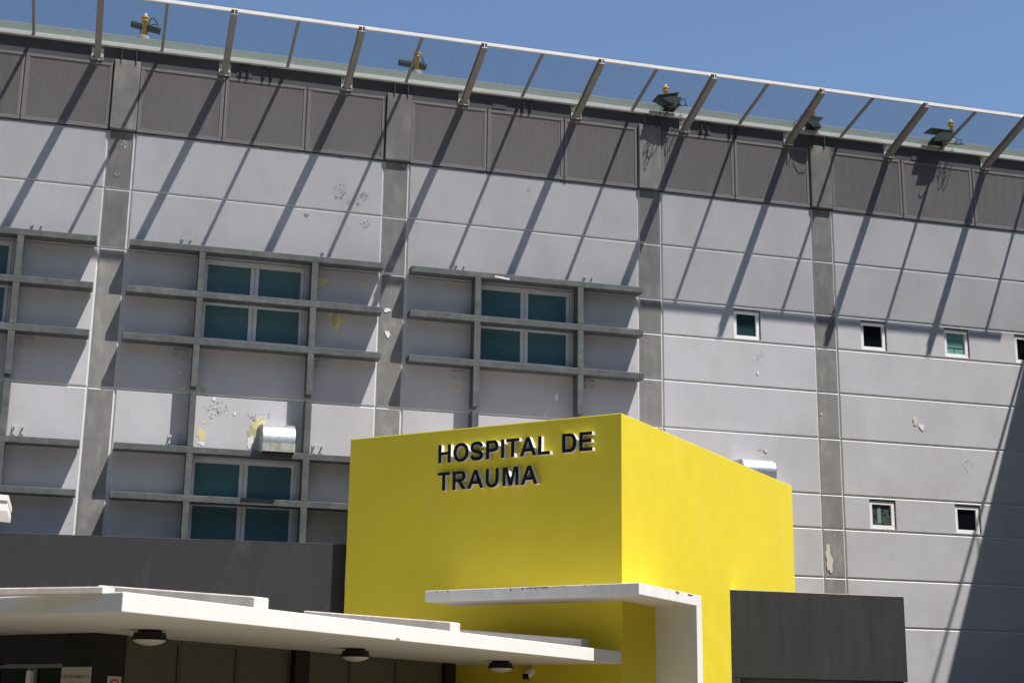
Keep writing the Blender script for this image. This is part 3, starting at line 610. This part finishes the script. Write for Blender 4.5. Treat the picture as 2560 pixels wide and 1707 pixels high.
# ------------------------------------------------------------------ columns, screens and door under the canopy
CC = Vector((.213, -12.037, 0))
def column(label, t0, t1, dep, off=0.):
    g = thing('column', label, 'column', CC + U * (t0 + t1) / 2, 'dark columns under the canopy'); O = CC - A * off
    bm = NB(); prism(bm, [(O + U * t0).xy, (O + U * t1).xy, (O + U * t1 - A * dep).xy, (O + U * t0 - A * dep).xy], 0, 2.849, bev=.01); part('shaft', bm, ['column'], g)
    return g
column('wide black column carrying the two small signs under the canopy', 0, .63, .573)
column('middle black column between the perforated screens', 4.52, 4.905, .3)
column('black column against the yellow wall at the right end of the screens', 9.16, 9.5, .3)
def screens(label, ts):
    g = thing('perforated_screen', label, 'screen', CC + U * (ts[0] + ts[-1]) / 2 - A * .1, 'perforated screens under the canopy')
    for a, b in zip(ts, ts[1:]):
        O = CC - A * .1; bm = NB(); f = .045
        for p, q, c, d in ((a, b, 2.79, 2.845), (a, a + f, 0, 2.79), (b - f, b, 0, 2.79)): obox(bm, O, U, A, Z3, (p + .006, q - .006), (-.05, .0), (c, d))
        fr = part('screen_frame', bm, ['screen2'], g); bm = NB(); obox(bm, O, U, A, Z3, (a + f, b - f), (-.035, -.025), (0, 2.79)); part('perforated_sheet', bm, ['screen2'], fr, Vector())
screens('three olive grey perforated panels left of the middle black column', [.63, 1.865, 3.19, 4.52])
screens('three olive grey perforated panels between the middle black column and the yellow wall', [4.905, 6.215, 7.62, 9.16])
DO = CC - A * .573 + U * .03
DR = thing('glazed_door', 'dark glazed door with grey aluminium frame under a charcoal header at the lower left corner', 'door', DO - A * .8)
bm = NB(); obox(bm, DO, -A, U, Z3, (.0, 6), (0, .2), (2.45, 2.849)); part('header', bm, ['annex'], DR)
bm = NB()
for a, b, c, d in ((.0, .03, 0, 2.43), (.03, 1.3, 2.385, 2.43), (.55, .62, 0, 2.385), (.66, .72, 0, 2.385), (1.3, 1.36, 0, 2.43)): obox(bm, DO, -A, U, Z3, (a, b), (.03, .11), (c, d))
fr = part('frame', bm, ['door'], DR); bm = NB(); obox(bm, DO, -A, U, Z3, (.59, .68), (-.03, .03), (0, 2.345)); part('pull_rail', bm, ['frame_white'], fr, Vector())
for a, b in ((.03, .55), (.72, 1.3)):
    bm = NB(); obox(bm, DO, -A, U, Z3, (a, b), (.06, .07), (0, 2.385)); part('pane', bm, ['black_glass'], fr, Vector())
bm = NB(); obox(bm, DO, -A, U, Z3, (1.36, 6), (.02, .2), (0, 2.45)); part('side_wall', bm, ['annex'], DR)

# signs on the first column
def text_mesh(body, size, O, ex, ez, m):
    cu = bpy.data.curves.new('lettering', 'FONT'); cu.body = body; cu.size = size; cu.align_x = 'CENTER'; cu.extrude = .0; cu.offset = size * .012
    o = bpy.data.objects.new('lettering', cu); COL.objects.link(o); bpy.context.view_layer.update()
    me = bpy.data.meshes.new_from_object(o.evaluated_get(bpy.context.evaluated_depsgraph_get())); bpy.data.objects.remove(o)
    for v in me.vertices: v.co = Vector(O) + ex * v.co.x + ez * v.co.y
    me.materials.clear(); me.materials.append(M[m]); return me
SO = CC - U * .004
S1 = thing('notice_sign', 'cream board lettered CENTRO MEDICO on the left face of the wide black column', 'sign', SO - A * .29 + Vector((0, 0, 1.6)))
bm = NB(); obox(bm, SO, -A, -U, Z3, (.01, .565), (0, .012), (1.55, 2.39), bev=.003); part('board', bm, ['sign'], S1)
ez = Vector((0, 0, 1)); tc = SO - A * .285 - U * .0135
for body, size, dx, z, m in (('CENTRO', .062, -.135, 2.24, 'ink'), ('MÉDICO', .062, .135, 2.24, 'ink'), ('P U E R T O   R I C O', .026, 0, 2.185, 'ink_pale')):
    link('lettering', text_mesh(body, size, tc + A * dx + ez * z, A, ez, m), S1)
bm = NB(); q = tc + ez * 2.262; face(bm, [bm.verts.new(q + A * a + ez * b) for a, b in ((-.016, 0), (0, -.018), (.016, 0), (0, .018))]); part('emblem', bm, ['red'], S1)
NS = thing('no_smoking_sign', 'small cream no smoking sign with red ring on the wide black column', 'sign', CC + U * .42 + A * .005 + Vector((0, 0, 1.95)))
NO = CC + U * .42 + A * .004
bm = NB(); obox(bm, NO, U, A, Z3, (-.135, .135), (0, .01), (1.93, 2.28), bev=.003); part('board', bm, ['sign'], NS)
bm = NB(); q = NO + A * .0125 + ez * 2.145; R1, R2 = .098, .074
ring = [[bm.verts.new(q + U * r * math.cos(t * math.pi / 18) + ez * r * math.sin(t * math.pi / 18)) for t in range(36)] for r in (R1, R2)]
for i in range(36): face(bm, [ring[0][i], ring[0][(i + 1) % 36], ring[1][(i + 1) % 36], ring[1][i]])
dg = (U * -.707 + ez * .707); dn = (U * .707 + ez * .707) * .012; face(bm, [bm.verts.new(v + A * .0006) for v in (q + dg * .085 + dn, q - dg * .085 + dn, q - dg * .085 - dn, q + dg * .085 - dn)]); part('red_ring', bm, ['red'], NS)
bm = NB(); face(bm, [bm.verts.new(q - A * .0008 + U * a + ez * b) for a, b in ((-.06, -.01), (.05, -.01), (.05, .01), (-.06, .01))]); part('cigarette', bm, ['ink'], NS)

# ceiling lights and security camera
lm = NB(); lathe(lm, (0, 0, 0), [(.245, -.13), (.235, -.135), (.205, -.035), (.16, -.03), (.155, -.001)], 28, sm=False); LB = mesh(lm, ['lamp_body'])
lm = NB(); lathe(lm, (0, 0, 0), [(.02, -.205), (.10, -.195), (.17, -.172), (.215, -.14), (.22, -.125)], 28); LD = mesh(lm, ['diffuser'])
for x, y, where in ((.90, -12.98, 'nearest the canopy corner above the no smoking sign'), (4.22, -9.75, 'in the middle of the row above the perforated screens'), (7.38, -6.88, 'at the far end of the row beside the security camera')):
    g = thing('ceiling_light', 'round black ceiling light ' + where, 'ceiling light', (x, y, 2.85), 'ceiling lights under the canopy'); link('housing', LB, g, Vector()); link('diffuser', LD, g, Vector())
K = thing('security_camera', 'white bullet security camera fixed under the canopy in front of the yellow wall', 'security camera', (8.42, -5.50, 2.85))
bm = NB(); lathe(bm, (0, 0, 0), [(.075, -.14), (.095, -.10), (.095, -.045), (.07, -.002)], 16); part('mount', bm, ['white_old'], K, Vector())
dv = Vector((-.62, -.62, -.42)).normalized(); bm = NB(); c0 = Vector((0, 0, -.07)); tube(bm, [c0, c0 + dv * .10], .045, 10); c1 = c0 + dv * .06; ex = dv.cross(Vector((0, 0, 1))).normalized(); ey = ex.cross(dv)
obox(bm, c1, ex, ey, dv, (-.07, .07), (-.065, .065), (0, .30), bev=.025); part('body', bm, ['white_old'], K, Vector())
bm = NB(); obox(bm, c1, ex, ey, dv, (-.066, .066), (-.062, .062), (.298, .315), bev=.008); part('lens_plate', bm, ['lamp_body'], K, Vector())
bm = NB(); obox(bm, c1, ex, ey, dv, (-.035, .03), (-.045, -.038), (.3155, .318)); part('label_plate', bm, ['clear'], K, Vector())

# ------------------------------------------------------------------ eave at the left edge of the frame, side wing that shades the right
EV = thing('stepped_eave', 'white stepped eave corner poking in at the left edge above the canopy', 'roof', (-3, -7.5, 0))
bm = NB(); prism(bm, [(-5, -8), (-1.29, -8), (-1.29, -6.5), (-5, -6.5)], [5.31, 5.145, 5.145, 5.31], [5.42, 5.235, 5.235, 5.42], bev=.004); part('upper_slab', bm, ['eave'], EV)
bm = NB(); prism(bm, [(-5, -7.97), (-1.305, -7.97), (-1.305, -6.5), (-5, -6.5)], [5.30, 5.11, 5.11, 5.30], [5.31, 5.144, 5.144, 5.31]); part('shadow_gap', bm, ['upstand'], EV)
bm = NB(); prism(bm, [(-5, -7.98), (-1.295, -7.98), (-1.295, -6.5), (-5, -6.5)], [5.15, 4.975, 4.975, 5.15], [5.30, 5.11, 5.11, 5.30], bev=.004); part('lower_slab', bm, ['eave'], EV)
bm = NB(); box(bm, -4.6, -4.4, -7.5, -7.3, 3.07, 5.2); part('post', bm, ['eave'], EV)
WG = thing('side_wing', 'grey side wing just outside the right edge that shades the lower right facade', 'building', (27, -5, 0))
bm = NB(); box(bm, 24.71, 34, -26, 14, 0, 14.8); part('wall', bm, ['wing'], WG)
bm = NB(); tube(bm, [(24.75, -.6, 14.85), (24.75, -8.8, 17.3)], .045, 8); part('guy_rail', bm, ['net_steel'], WG)
bm = NB(); tube(bm, [(24.75, -3.0, 14.78), (24.75, -3.0, 15.56)], .02, 6); part('rail_post', bm, ['net_steel'], WG)
